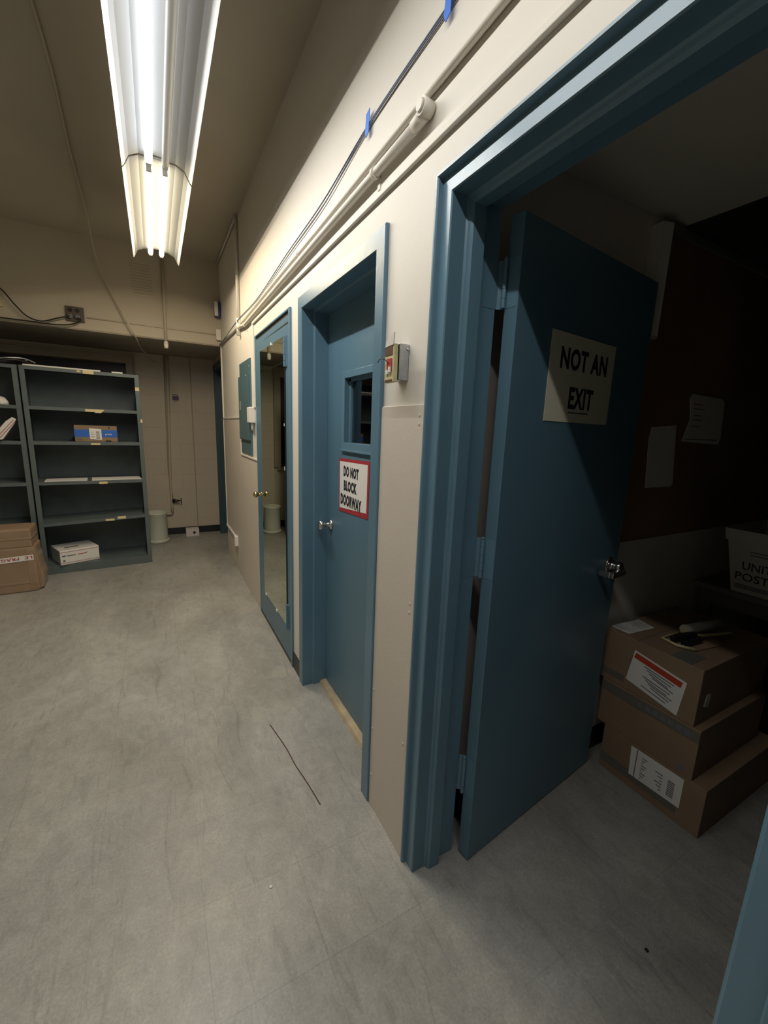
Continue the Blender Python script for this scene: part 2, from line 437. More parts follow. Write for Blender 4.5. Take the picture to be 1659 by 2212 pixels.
tr = MB().prism([(1.03, YW-0.001), (1.03, YW-0.045), (1.075, YW-0.06), (1.125, YW-0.03), (1.125, YW-0.001)], 1.9, 2.30)
struct('trim_8', tr, M['cream'], 'short white corner moulding where the cream wall meets the brown panelling', 'trim')


# ------------------------------------------------------------------ door frames
def leg(prof, yo, sgn, zt):
    """one mitred upright: profile (inset s, x) swept from the floor to the mitre"""
    mb = MB(); n = len(prof)
    A = [mb.bm.verts.new((x, yo-sgn*s, 0)) for s, x in prof]; B = [mb.bm.verts.new((x, yo-sgn*s, zt-s)) for s, x in prof]
    for i in range(n): mb.bm.faces.new((A[i], A[(i+1) % n], B[(i+1) % n], B[i]))
    mb.bm.faces.new(A)
    return mb


def head(prof, yo, yi, zt):
    mb = MB(); n = len(prof)
    A = [mb.bm.verts.new((x, yo-s, zt-s)) for s, x in prof]; B = [mb.bm.verts.new((x, yi+s, zt-s)) for s, x in prof]
    for i in range(n): mb.bm.faces.new((A[i], A[(i+1) % n], B[(i+1) % n], B[i]))
    return mb


def door_frame(name, prof, yo, yi, zt, label, loc):
    t = thing(name, label, 'door frame', loc, kind='structure')
    obj('frame_jamb', leg(prof, yo, 1, zt), M['blue'], t)
    obj('frame_jamb', leg(prof, yi, -1, zt), M['blue'], t)
    obj('frame_head', head(prof, yo, yi, zt), M['blue'], t)
    return t


P1 = [(0, WX), (0, -0.010), (0.003, -0.013), (0.009, -0.013), (0.012, -0.009), (0.014, 0.003), (0.054, 0.001), (0.057, 0.004), (0.056, 0.050), (0.060, 0.055), (0.067, 0.057), (0.073, 0.063), (0.073, 0.102), (0.052, 0.104), (0.052, WX+0.004), (0.02, WX+0.004)]
door_frame('trim_9', P1, 1.018, 0.104, 2.146, 'blue moulded steel door frame around the open doorway', (0.08, 0.56, 0))
P2 = [(0, 0.120), (0, -0.011), (0.003, -0.014), (0.059, -0.014), (0.062, -0.011), (0.062, 0.048), (0.066, 0.053), (0.072, 0.055), (0.072, 0.1245), (0.03, 0.1245)]
t = door_frame('trim_10', P2, 2.213, 1.283, 2.135, 'blue frame around the recessed door with the small window', (0.06, 1.75, 0))
obj('threshold', MB().prism([(0.085, 0.0), (0.095, 0.018), (0.124, 0.021), (0.135, 0.021), (0.135, 0.0)], 1.356, 2.140, 'xz'), M['wood'], t, bevel=0.002, label='worn pale wooden threshold')

# door 2 slab with the window
SX = 0.125
d2 = thing('door_2', 'closed blue door with a small window and a warning sign', 'door', (0.15, 1.75, 0.02), kind='structure')
WY0, WY1, WZ0, WZ1 = 1.612, 1.905, 1.432, 1.732
sl = cells(MB(), 1.352, 2.143, 0.022, 2.085, SX, SX+0.044, [(WY0, WY1, WZ0, WZ1)])
obj('slab', sl, M['bluedk'], d2)
ft = MB()
for (a, b_, c, d) in ((WY0-0.025, WY0, WZ0-0.035, WZ1+0.03), (WY1, WY1+0.03, WZ0-0.035, WZ1+0.03), (WY0, WY1, WZ0-0.035, WZ0), (WY0, WY1, WZ1, WZ1+0.03)):
    ft.box(SX-0.006, SX, a, b_, c, d)
ft.box(SX-0.011, SX-0.005, WY0-0.025, WY1+0.03, WZ0-0.042, WZ0-0.033)
ft.box(SX+0.018, SX+0.040, WY1-0.020, WY1, WZ0, WZ1).box(SX+0.018, SX+0.040, WY0, WY0+0.02, WZ0, WZ1).box(SX+0.018, SX+0.040, WY0, WY1, WZ1-0.014, WZ1)
obj('window_frame', ft, M['blue'], d2, bevel=0.001)
obj('pane', MB().box(SX+0.03, SX+0.034, WY0+0.02, WY1-0.02, WZ0, WZ1-0.014), M['glass'], d2)
kn = MB().lathe([(0.0, 0), (0.030, 0.0), (0.031, -0.006), (0.026, -0.012), (0.012, -0.014), (0.011, -0.034), (0.016, -0.040), (0.025, -0.046), (0.027, -0.058), (0.025, -0.068), (0.018, -0.072), (0.008, -0.073)][1:], (SX, 2.075, 0.985), 'x')
obj('door_knob', kn, M['chrome'], d2, label='satin nickel round knob')

# sign on door 2
s2 = thing('warning_sign', 'white sign with a red border reading DO NOT BLOCK DOORWAY on the window door', 'sign', (SX-0.002, 1.79, 1.10))
rr = MB().prism([(1.628, 1.104), (1.962, 1.084), (1.967, 1.352), (1.62, 1.362)], SX-0.002, SX-0.0002, 'yz')
obj('sign_border', rr, M['red'], s2)
sf = obj('sign_face', MB().prism([(1.642, 1.128), (1.951, 1.103), (1.955, 1.338), (1.638, 1.345)], SX-0.0028, SX-0.0019, 'yz'), M['paper'], s2)
for txt, yl, w, z, h in (('DO NOT', 1.905, 0.175, 1.268, 0.052), ('BLOCK', 1.900, 0.152, 1.198, 0.052), ('DOORWAY', 1.938, 0.245, 1.124, 0.056)):
    obj('lettering', text_mb(txt, w, h, ((SX-0.0028, yl, z), (0, -1, -0.012), (0, 0, 1), (-1, 0, 0)), bold=0.06, spacing=1.12), M['ink'], sf)

# mirror closet
cf = thing('door_4', 'narrow blue closet door carrying a long mirror', 'door', (0, 2.82, 0.0), kind='structure')
CY0, CY1, CZ1 = 2.370, 3.285, 2.130
f_ = MB().box(-0.012, 0, CY0, CY0+0.028, 0, CZ1).box(-0.012, 0, CY1-0.028, CY1, 0.01, CZ1).box(-0.012, 0, CY0+0.028, CY1-0.028, CZ1-0.010, CZ1)
obj('closet_frame', f_, M['blue'], cf, bevel=0.001)
obj('closet_slot', MB().box(-0.003, 0.0, CY0+0.026, CY1-0.026, CZ1-0.034, CZ1-0.011), M['black'], cf, label='dark gap above the closet door')
obj('slab', MB().box(-0.010, 0, CY0+0.028, CY1-0.028, 0.03, CZ1-0.034), M['bluedk'], cf, bevel=0.002)
obj('shadow_gap_strip', MB().prism([(CY0+0.03, 2.062), (CY0+0.03, 2.052), (CY1-0.30, 2.060)], -0.0106, -0.009, 'yz'), M['black'], cf)  # black sliver laid on the slab to draw the shadow gap below the head
obj('mirror', MB().box(-0.014, -0.0095, 2.474, 3.105, 0.235, 2.0), M['mirror'], cf, label='tall frameless mirror sheet')
obj('mirror_clip', MB().box(-0.019, -0.0135, 2.765, 2.785, 1.992, 2.008).box(-0.019, -0.0135, 3.04, 3.06, 0.226, 0.242).box(-0.019, -0.0135, 2.72, 2.74, 0.226, 0.242).box(-0.019, -0.0135, 2.474, 2.481, 1.24, 1.262).box(-0.019, -0.0135, 2.474, 2.481, 1.50, 1.515), M['plastic'], cf)
obj('mirror_edge', MB().box(-0.016, -0.0095, 2.464, 2.474, 0.235, 1.85), M['black'], cf)
for z0, z1 in ((1.83, 1.995), (0.225, 0.39)):
    hb = MB()
    n = 5
    for i in range(n):
        a = z0+(z1-z0)*i/n
        hb.lathe([(0.0075, 0.001), (0.0075, (z1-z0)/n-0.001)], (-0.018, 2.455, a), 'z', 12, smooth=False)
    hb.box(-0.014, -0.009, 2.43, 2.48, z0, z1)
    obj('hinge', hb, M['blue'], cf)
kb = MB().lathe([(0.022, 0.0), (0.022, -0.004), (0.009, -0.008), (0.008, -0.022), (0.018, -0.030), (0.024, -0.042), (0.022, -0.052), (0.012, -0.058)], (-0.010, 3.165, 0.99), 'x')
obj('door_knob', kb, M['brass'], cf, label='small brass knob')
obj('bottom_edge', MB().box(-0.008, 0, CY0+0.028, CY1-0.028, 0.0, 0.03), M['black'], cf)

# ------------------------------------------------------------------ open door 1
DL = Vector((0.198, 0.9045, 0)); DA = math.atan2(0.111, 0.82)
d1 = thing('door_1', 'heavy blue door standing open into the unlit room with a NOT AN EXIT sign', 'door', DL, DA, kind='structure')
W1, T1, Z0, Z1_ = 0.815, 0.044, 0.008, 2.075
obj('slab', MB().box(0, W1, 0, T1, Z0, Z1_), M['bluedk'], d1, world=False, bevel=0.0015)
for za, zb in ((1.842, 1.967), (1.055, 1.181), (0.262, 0.401)):
    hg = MB().box(-0.0008, 0.0005, 0.002, T1-0.004, za, zb)
    for i in range(5):
        a = za+(zb-za)*i/5
        hg.lathe([(0.006, 0.0004), (0.006, (zb-za)/5-0.0004)], (-0.009, T1-0.002, a), 'z', 12, smooth=False)
    hg.lathe([(0.006, 0), (0.004, 0.006)], (-0.010, T1-0.002, zb), 'z', 12)
    h = obj('hinge', hg, M['blue'], d1, world=False)
    # frame leaf in world coordinates
    obj('hinge_leaf', MB().prism([(0.125, 0.9668), (0.178, 0.9668), (0.194, 0.9535), (0.194, 0.9505), (0.178, 0.9650), (0.125, 0.9650)], za, zb), M['blue'], h)
ro = MB().lathe([(0.034, 0.0), (0.034, -0.007), (0.027, -0.010), (0.017, -0.011), (0.017, -0.030), (0.022, -0.034), (0.022, -0.050), (0.012, -0.056)], (W1-0.072, 0.0, 0.985), 'y')
lv = obj('lever_handle', ro, M['chrome'], d1, world=False, label='satin nickel lever handle')
obj('lever', MB().box(W1-0.165, W1-0.058, -0.066, -0.050, 0.958, 0.982).box(W1-0.165, W1-0.149, -0.051, -0.006, 0.958, 0.982), M['chrome'], lv, world=False, bevel=0.003)
obj('latch_plate', MB().box(W1-0.001, W1+0.001, 0.008, 0.036, 0.93, 1.04).box(W1, W1+0.01, 0.014, 0.028, 0.975, 1.0), M['chrome'], d1, world=False)
ro = MB().lathe([(0.034, 0.0), (0.034, 0.007), (0.017, 0.011), (0.017, 0.025), (0.010, 0.028)], (W1-0.068, T1, 0.985), 'y')
obj('rose', ro, M['chrome'], d1, world=False)
# sign on door 1 (local coordinates of the slab via a rotated root)
sg = thing('not_an_exit_sign', 'cream sign reading NOT AN EXIT on the open blue door', 'sign', DL+Matrix.Rotation(DA, 3, 'Z')@Vector((0.36, -0.001, 1.54)), DA)
sgf = obj('sign_face', MB().box(-0.188, 0.200, -0.0012, 0.0, 0.005, 0.272), M['sign'], sg, world=False)
for txt, xl, w, z, h in (('NOT AN', -0.132, 0.285, 0.166, 0.066), ('EXIT', -0.063, 0.148, 0.048, 0.068)):
    obj('lettering', text_mb(txt, w, h, ((xl, -0.0012, z), (1, 0, 0), (0, 0, 1), (0, -1, 0)), bold=0.035, spacing=1.08), M['ink'], sgf, world=False)
pr = MB()
x = -0.058
while x < 0.06:
    w = random.choice((0.006, 0.010, 0.014)); pr.box(x, min(x+w, 0.062), -0.0018, -0.0012, 0.034, 0.0375 if x < 0.01 else 0.0385); x += w+0.003
obj('fine_print', pr, M['ink'], sgf, world=False)

# ------------------------------------------------------------------ fluorescent fixtures
FX = -0.592


def fixture(y0, y1, lit, warm, label, name='fluorescent_fixture', k_out=1.0):
    t = thing(name, label, 'ceiling light', (FX, (y0+y1)/2, 2.76), group=None)
    prof = [(-0.160, 2.755), (-0.152, 2.764), (-0.128, 2.812), (-0.085, 2.834), (-0.060, 2.834), (-0.020, 2.846), (0.020, 2.846), (0.060, 2.834), (0.085, 2.834), (0.128, 2.812), (0.152, 2.764), (0.160, 2.755)]
    outer = [(x, z+0.004) for x, z in prof][::-1]
    obj('reflector', MB().prism([(FX+x, z) for x, z in prof+outer], y0, y1, 'xz'), M['refl'], t)
    obj('ballast_housing', MB().prism([(FX-0.06, 2.842), (FX-0.05, 2.90), (FX+0.05, 2.90), (FX+0.06, 2.842)], y0+0.01, y1-0.01, 'xz'), M['refl'], t)
    for k, dx in enumerate((-0.040, 0.036)):
        on = lit[k]
        m = (M['tubeW'] if warm else M['tubeC']) if on else M['tubeO']
        a, b_ = y0+0.02, y1-0.02
        tb = obj('tube', MB().lathe([(0.017, 0.012), (0.018, 0.03), (0.018, b_-a-0.03), (0.017, b_-a-0.012)], (FX+dx, a, 2.803), 'y', 20), m, t, label='lit fluorescent tube' if on else 'unlit fluorescent tube')
        for yy in (a-0.004, b_-0.012):
            obj('lampholder', MB().box(FX+dx-0.012, FX+dx+0.012, yy, yy+0.016, 2.785, 2.838), M['plastic'], t)
        if on: lamp(FX+dx, a+0.03, b_-0.03, 2.782, WARM if warm else COOL, LAMP_W*k_out*(b_-a))
    for yy in (y0+0.2, y1-0.2):
        obj('hanger_stem', MB().tube([(FX, yy, 2.895), (FX, yy, CEIL)], 0.006), M['refl'], t)
    return t


fixture(2.775, 4.115, (True, True), True, 'warm glowing two-tube fixture farthest down the hall', k_out=0.62)
fixture(1.535, 2.755, (True, False), False, 'white fixture overhead with one tube lit and one dark')
fixture(0.300, 1.515, (True, False), False, 'white fluorescent fixture above the open doorway', k_out=0.5)
fixture(-0.940, 0.280, (True, False), False, 'white fluorescent fixture behind the camera', k_out=0.5)

# ------------------------------------------------------------------ conduits and wires on the right wall
def clip(mb, y, z, r, x=-0.02):
    mb.box(-0.004, 0, y-0.008, y+0.008, z-r-0.03, z-r+0.002)
    mb.lathe([(r+0.003, -0.008), (r+0.003, 0.008)], (x, y, z), 'y', 14)


t = thing('electrical_conduit', 'upper cream painted conduit running along the right wall', 'conduit', (-0.02, 2.4, 2.36))
obj('pipe', MB().tube([(-0.012, 0.2, 2.370), (-0.012, 0.80, 2.360), (-0.012, 1.34, 2.350), (-0.012, 1.86, 2.338), (-0.012, 2.43, 2.332), (-0.012, 3.6, 2.315), (-0.012, 4.2, 2.318), (-0.012, 5.03, 2.335)], 0.0105), M['cream'], t)
sc = MB(); clip(sc, 2.2, 2.334, 0.0105, -0.012)
obj('strap', sc, M['cream'], t)
t = thing('electrical_conduit', 'thick cream conduit starting at the elbow fitting on the right wall', 'conduit', (-0.03, 2.2, 2.30))
obj('pipe', MB().tube([(-0.020, 1.09, 2.304), (-0.018, 1.34, 2.302), (-0.018, 1.88, 2.296), (-0.018, 2.6, 2.284), (-0.018, 3.60, 2.268), (-0.018, 3.86, 2.295)], 0.0135), M['cream'], t)
el = MB().tube([(-0.004, 1.068, 2.316), (-0.036, 1.068, 2.318)], [0.019, 0.021], 20).tube([(-0.0365, 1.068, 2.318), (-0.043, 1.068, 2.318)], [0.016, 0.014], 20)
el.tube([(-0.020, 1.075, 2.308), (-0.020, 1.125, 2.304)], [0.017, 0.016], 16)
obj('elbow_fitting', el, M['cream'], t)
for yy, zz in ((1.36, 2.302), (3.60, 2.268)):
    sc = MB(); clip(sc, yy, zz, 0.0145, -0.018)
    obj('strap', sc, M['cream'], t)
rw = MB().box(-0.013, 0, 0.1, 3.345, 2.226, 2.243)
rw.box(-0.012, 0, 3.345, 3.372, 1.63, 2.243)
t = thing('surface_raceway', 'slim cream raceway above the doors turning down to a wall box', 'raceway', (0, 2, 1.5))
obj('channel', rw, M['cream'], t, bevel=0.002)
obj('wall_box', MB().box(-0.045, 0, 3.365, 3.47, 1.515, 1.635), M['plastic'], t, bevel=0.006, label='white wall box at its lower end')
obj('pipe_stub', MB().tube([(-0.02, 3.40, 1.516), (-0.02, 3.40, 1.46)], 0.009), M['plastic'], t)
t = thing('electrical_conduit', 'cream riser pipe climbing the right wall to the ceiling near the corner', 'conduit', (-0.015, 3.885, 2.22))
obj('pipe', MB().tube([(-0.016, 3.885, 2.36), (-0.016, 3.885, CEIL)], 0.013).tube([(-0.016, 3.885, CEIL-0.016), (-0.016, YB, CEIL-0.016)], 0.008), M['cream'], t)
obj('coupling', MB().tube([(-0.016, 3.885, 2.235), (-0.016, 3.885, 2.37)], 0.018).tube([(-0.016, 3.885, 2.30), (-0.016, 3.80, 2.29)], 0.018), M['cream'], t)
# wires
def wire(name, label, path, r, m, cat='cable', sub=None):
    return tag(obj(name, MB().tube(path, r, 8), m), label, cat)


def smooth(pts, n=8):
    pts = [Vector(p) for p in pts]; out = []
    for i in range(len(pts)-1):
        p0 = pts[max(i-1, 0)]; p1 = pts[i]; p2 = pts[i+1]; p3 = pts[min(i+2, len(pts)-1)]
        for k in range(n):
            t = k/n
            out.append(0.5*((2*p1)+(-p0+p2)*t+(2*p0-5*p1+4*p2-p3)*t*t+(-p0+3*p1-3*p2+p3)*t**3))
    out.append(pts[-1]); return out


t = thing('network_cable', 'thin blue grey cable pair taped along the top of the right wall', 'cable', (-0.006, 2.5, 2.4))
obj('cable', MB().tube(smooth([(-0.007, 0.5, 2.515), (-0.007, 1.017, 2.500), (-0.007, 1.442, 2.482), (-0.007, 1.876, 2.430), (-0.007, 2.432, 2.405), (-0.007, 3.2, 2.36), (-0.03, 3.95, 2.345), (-0.02, 5.03, 2.318)]), 0.0027, 8), M['wire'], t)
obj('cable', MB().tube(smooth([(-0.007, 0.5, 2.509), (-0.007, 1.017, 2.494), (-0.007, 1.442, 2.476), (-0.007, 1.876, 2.412), (-0.007, 2.432, 2.388), (-0.007, 3.2, 2.35), (-0.03, 3.95, 2.338), (-0.02, 5.03, 2.328)]), 0.0023, 8), M['wire'], t)
for nm, (yy, zz), lb in (('tape_strip', (1.0, 2.503), 'torn blue tape strip holding the cable, nearest the top edge of the photo'), ('tape_strip', (1.436, 2.484), 'torn blue tape strip on the cable above the conduit elbow')):
    tp = MB().prism([(yy-0.012, zz+0.035), (yy+0.014, zz+0.028), (yy+0.020, zz-0.02), (yy+0.012, zz-0.038), (yy-0.006, zz-0.03)], -0.0125, -0.0105, 'yz')
    tag(obj(nm, tp, M['bpaint']), lb, 'tape', group='blue tape strips on the cable')

# ------------------------------------------------------------------ breaker panel, boxes, devices
t = thing('breaker_panel', 'blue painted electrical breaker panel set in the right wall', 'electrical panel', (0, 3.71, 1.25))
obj('cover', MB().box(-0.010, 0, 3.485, 3.945, 1.255, 2.01), M['panelblue'], t, bevel=0.002)
obj('panel_door', MB().box(-0.022, -0.009, 3.52, 3.955, 1.375, 1.90), M['panelblue'], t, bevel=0.002)
obj('latch', MB().box(-0.026, -0.021, 3.86, 3.91, 1.62, 1.70), M['galv'], t)
for q in ((-0.022, 3.60, 1.885), (-0.010, 3.53, 1.95)):
    obj('screw', MB().lathe([(0.006, 0), (0.005, -0.004)], q, 'x', 10), M['chrome'], t)

t = thing('switch_box', 'broken open switch hanging from a galvanised box beside the doorway', 'electrical box', (-0.02, 1.16, 1.64))
bx = MB().box(-0.034, 0.0, 1.130, 1.1325, 1.648, 1.752).box(-0.034, 0.0, 1.186, 1.1885, 1.648, 1.752).box(-0.034, 0.0, 1.130, 1.1885, 1.648, 1.6505).box(-0.034, 0.0, 1.130, 1.1885, 1.7495, 1.752).box(-0.003, 0, 1.130, 1.1885, 1.648, 1.752)
bx.lathe([(0.005, 0), (0.004, -0.004)], (-0.006, 1.130, 1.738), 'y', 10)
obj('wall_box', bx, M['galv'], t, bevel=0.0015)
pl = MB().box(-0.058, -0.044, 1.120, 1.176, 1.640, 1.748)
obj('switch_body', pl, M['ivory'], t, bevel=0.0015, label='ivory switch body, cover missing')
obj('torn_tape', MB().prism([(1.122, 1.745), (1.172, 1.742), (1.166, 1.757), (1.118, 1.778)], -0.0605, -0.0575, 'yz'), M['greyp'], t)
obj('contact', MB().box(-0.0600, -0.0575, 1.130, 1.160, 1.672, 1.708), M['red'], t, label='red wire splice')
obj('connector', MB().box(-0.064, -0.0595, 1.132, 1.143, 1.668, 1.684).box(-0.062, -0.0575, 1.150, 1.162, 1.664, 1.676), M['plastic'], t)
obj('terminal_slot', MB().box(-0.0595, -0.0575, 1.128, 1.172, 1.718, 1.742), M['rust'], t)
obj('terminal_slot', MB().box(-0.0595, -0.0575, 1.128, 1.170, 1.6415, 1.648), M['rust'], t)
obj('loose_wire', MB().tube(smooth([(-0.060, 1.150, 1.694), (-0.066, 1.160, 1.706), (-0.072, 1.180, 1.710), (-0.074, 1.190, 1.700)]), 0.0014, 6).tube([(-0.035, 1.135, 1.745), (-0.045, 1.132, 1.742)], 0.002, 6), M['blackcable'], t)
obj('dark_gap_block', MB().box(-0.044, -0.034, 1.134, 1.176, 1.650, 1.742), M['black'], t)  # black block put in for the shade of the gap behind the switch body

t = thing('wall_outlet', 'small white outlet box low on the right wall with its short raceway', 'outlet', (-0.01, 4.4, 0.27))
obj('box', MB().box(-0.036, -0.004, 4.33, 4.42, 0.272, 0.375), M['plastic'], t, bevel=0.004)
obj('channel', MB().box(-0.020, -0.004, 4.42, 5.04, 0.335, 0.358), M['plastic'], t, bevel=0.002)

t = thing('emergency_device', 'small box with a blue side mounted high at the end of the bulkhead', 'device', (-0.05, 5.0, 2.59))
obj('body', MB().box(-0.060, -0.004, 4.97, YB, 2.60, 2.75), M['devblue'], t, bevel=0.008)
obj('face', MB().box(-0.066, -0.030, 4.960, 4.972, 2.605, 2.745), M['plastic'], t, bevel=0.004)
t = thing('junction_box', 'small cream junction box in the corner where the bulkhead line ends', 'junction box', (-0.02, 5.02, 2.37))
obj('box', MB().box(-0.052, -0.003, 5.01, YB, 2.375, 2.485), M['cream'], t, bevel=0.004)
tag(obj('surface_wire', MB().tube([(-1.19, YB-0.004, 2.434), (-0.05, YB-0.004, 2.432)], 0.005, 8), M['bulk']), 'thin painted wire running straight across the bulkhead', 'cable')

t = thing('bulkhead_outlet', 'brown double outlet plate with two cords plugged in on the bulkhead', 'outlet', (-1.275, YB, 2.38))
obj('plate', MB().box(-1.345, -1.205, YB-0.022, YB, 2.385, 2.515), M['brownplate'], t, bevel=0.003)
for x in (-1.31, -1.255):
    obj('socket', MB().lathe([(0.018, 0), (0.018, -0.003)], (x, YB-0.022, 2.482), 'y', 16), M['black'], t)
    obj('plug', MB().lathe([(0.020, 0), (0.022, -0.02), (0.015, -0.03)], (x, YB-0.022, 2.425), 'y', 14), M['greyprint'], t)
tag(obj('power_cord', MB().tube(smooth([(-1.31, 5.0, 2.425), (-1.40, 4.99, 2.39), (-1.52, 5.0, 2.348), (-1.62, 5.0, 2.372), (-1.70, 5.0, 2.46), (-1.78, 5.0, 2.57), (-1.88, 5.0, 2.62), (-2.2, 5.0, 2.66)]), 0.006, 8), M['blackcable']), 'black cord swooping up from the bulkhead outlet toward the left', 'cable')
tag(obj('power_cord', MB().tube(smooth([(-1.255, 5.0, 2.415), (-1.23, 4.99, 2.39), (-1.32, 5.0, 2.347), (-1.45, 5.01, 2.333), (-1.6, 5.02, 2.338), (-2.0, 5.02, 2.340)]), 0.006, 8), M['blackcable']), 'black cord running left along the lower edge of the bulkhead', 'cable')
tag(obj('wall_bracket', MB().box(-1.86, -1.80, YB-0.03, YB, 2.43, 2.60).box(-1.80, -1.785, YB-0.02, YB, 2.435, 2.455), M['ivory']), 'yellowed bracket on the bulkhead at the left edge', 'bracket')
t = thing('drop_pipe', 'cream pipe dropping down the bulkhead face to a capped end', 'pipe', (-0.53, 5.02, 2.23))
obj('pipe', MB().tube([(-0.522, YB-0.02, CEIL), (-0.534, YB-0.02, 2.28)], 0.014), M['bulk'], t)
obj('end_cap', MB().tube([(-0.534, YB-0.02, 2.30), (-0.534, YB-0.02, 2.278)], 0.020).tube([(-0.534, YB-0.02, 2.28), (-0.534, YB-0.02, 2.235)], [0.022, 0.019]), M['cream'], t)
gr = MB()
for i in range(11):
    z = 2.985-i*0.026
    gr.box(-0.815+i*0.002, -0.635+i*0.002, YB-0.0012, YB, z, z+0.005)
tag(obj('wall_grille', gr, M['soffit']), 'faint row of horizontal vent marks on the bulkhead', 'vent')
tag(obj('hanging_cable', MB().tube(smooth([(-1.02, 2.3, CEIL-0.006), (-1.02, 2.9, CEIL-0.008), (-1.048, 3.6, CEIL-0.012), (-1.065, 4.45, CEIL-0.03), (-1.075, 4.85, 3.03), (-1.048, 4.99, 2.873), (-0.941, 4.99, 2.612), (-0.809, 5.0, 2.33), (-0.770, 5.35, 2.27), (-0.700, 5.8, 2.23), (-0.640, 6.16, 2.22)]), 0.007, 8), M['bulk']), 'pale cable sagging from the ceiling past the bulkhead edge', 'cable')

# back wall things
t = thing('water_pipe', 'tan vertical pipe down the block wall with an elbow near the bucket', 'pipe', (-0.56, 6.16, 0.26))
obj('pipe', MB().tube(smooth([(-0.500, 6.165, 2.318), (-0.520, 6.165, 1.6), (-0.545, 6.165, 0.9), (-0.550, 6.165, 0.30)], 4), 0.016).tube([(-0.550, 6.165, 0.295), (-0.640, 6.165, 0.285)], 0.018), M['bulk'], t)
obj('thin_pipe', MB().tube([(-0.535, 6.175, 2.318), (-0.565, 6.175, 0.9), (-0.535, 6.16, 0.52)], 0.007), M['soffit'], t)
t = thing('water_valve', 'small black valve sticking out of the block wall', 'valve', (-0.49, 6.15, 0.44))
obj('body', MB().tube([(-0.53, 6.155, 0.47), (-0.50, 6.14, 0.472), (-0.455, 6.12, 0.474)], [0.030, 0.018, 0.009]), M['black'], t)
obj('handle', MB().tube([(-0.437, 6.12, 0.445), (-0.437, 6.12, 0.505)], 0.006).tube([(-0.46, 6.12, 0.474), (-0.437, 6.12, 0.474)], 0.005), M['black'], t)
tag(obj('wall_decal', MB().box(-0.466, -0.392, YBACK-0.002, YBACK, 1.775, 1.830).box(-0.468, -0.400, YBACK-0.002, YBACK, 1.84, 1.85).box(-0.455, -0.41, YBACK-0.002, YBACK, 1.760, 1.765), M['purple']), 'small purple printed decal on the block wall', 'decal')
t = thing('plastic_bucket', 'white plastic bucket with a lipped base between the shelf and block wall', 'bucket', (-0.745, 5.90, 0))
obj('body', MB().lathe([(0.113, 0.03), (0.115, 0.06), (0.117, 0.36), (0.121, 0.365), (0.121, 0.385), (0.112, 0.387), (0.108, 0.10)], (-0.735, 5.86, 0), 'z', 32, hollow=False), M['bucket'], t)
obj('base_ring', MB().lathe([(0.128, 0.0), (0.130, 0.034), (0.118, 0.045)], (-0.735, 5.86, 0), 'z', 32), M['bucket'], t)
t = thing('small_carton', 'small grey box with a black arrow on the floor by the block wall', 'box', (-0.33, 6.04, 0))
obj('body', MB().box(-0.405, -0.245, 5.99, 6.12, 0.0, 0.098), M['greyp'], t, bevel=0.003)
obj('arrow_mark', MB().prism([(-0.326, 0.050), (-0.298, 0.080), (-0.300, 0.058), (-0.285, 0.062), (-0.285, 0.044), (-0.300, 0.044), (-0.298, 0.022)], 5.9885, 5.9905, 'xz'), M['ink'], t)


# ------------------------------------------------------------------ steel shelving
SA = math.atan2(0.078, 0.911)
SW, SD = 0.914, 0.46


SH = []


def shelf_unit(name, origin, label, heights, tilt=None):
    t = thing(name, label, 'shelving', origin, SA)
    for side in (0, SW-0.038):
        p = MB().box(side, side+0.038, 0, 0.003, 0, 1.945).box(side if side == 0 else SW-0.003, 0.003 if side == 0 else SW, 0, 0.038, 0, 1.945)
        for k in range(38):
            p.lathe([(0.004, 0), (0.004, -0.0008)], (side+0.019, 0.0, 0.04+k*0.05), 'y', 6)
        obj('post', p, M['shelf'], t, world=False)
    obj('side_panel', MB().box(0.001, 0.003, 0.003, SD, 0, 1.94), M['shelf'], t, world=False)
    obj('side_panel', MB().box(SW-0.003, SW-0.001, 0.003, SD, 0, 1.94), M['shelf'], t, world=False)
    obj('back_panel', MB().box(0.003, SW-0.003, SD-0.004, SD-0.001, 0.0, 1.94), M['shelf'], t, world=False)
    for i, z in enumerate(heights):
        zl, zr = z if isinstance(z, tuple) else (z, z)
        lip = 0.030
        s = MB()
        x0, x1 = 0.004, SW-0.004
        if zl < 0.2:
            s.box(x0, x1, 0.002, SD-0.004, zl-0.012, zl); s.box(x0, x1, -0.001, 0.003, 0.0, zl)
        else:
            for (a, b_, c, d) in ((0.002, SD-0.004, -0.004, 0.0), (-0.0015, 0.002, -lip, 0.0)):
                vs = [(x0, a, zl+c), (x1, a, zr+c), (x1, b_, zr+c), (x0, b_, zl+c), (x0, a, zl+d), (x1, a, zr+d), (x1, b_, zr+d), (x0, b_, zl+d)]
                q = [s.bm.verts.new(v) for v in vs]
                for f in ((0, 3, 2, 1), (4, 5, 6, 7), (0, 1, 5, 4), (1, 2, 6, 5), (2, 3, 7, 6), (3, 0, 4, 7)): s.bm.faces.new([q[k] for k in f])
        SH.append(obj('shelf', s, M['shelf'], t, world=False))
    return t


su = shelf_unit('steel_shelving', (-1.710, 4.908, 0), 'grey blue steel shelving unit, whole in view, end nearest the bucket', [1.945, 1.598, 1.283, 0.905, (0.505, 0.535), 0.085])
sv = shelf_unit('steel_shelving', (-1.710-0.925*math.cos(SA), 4.908-0.925*math.sin(SA), 0), 'grey blue steel shelving unit cut off by the left edge of the photo', [1.945, 1.598, 1.283, 0.905, 0.505, 0.085])


def card(x0, x1, z0, z1, skew=0.0):
    return MB().prism([(x0, z0), (x1, z0), (x1+skew, z1), (x0, z1)], -0.0035, -0.0018, 'xz')


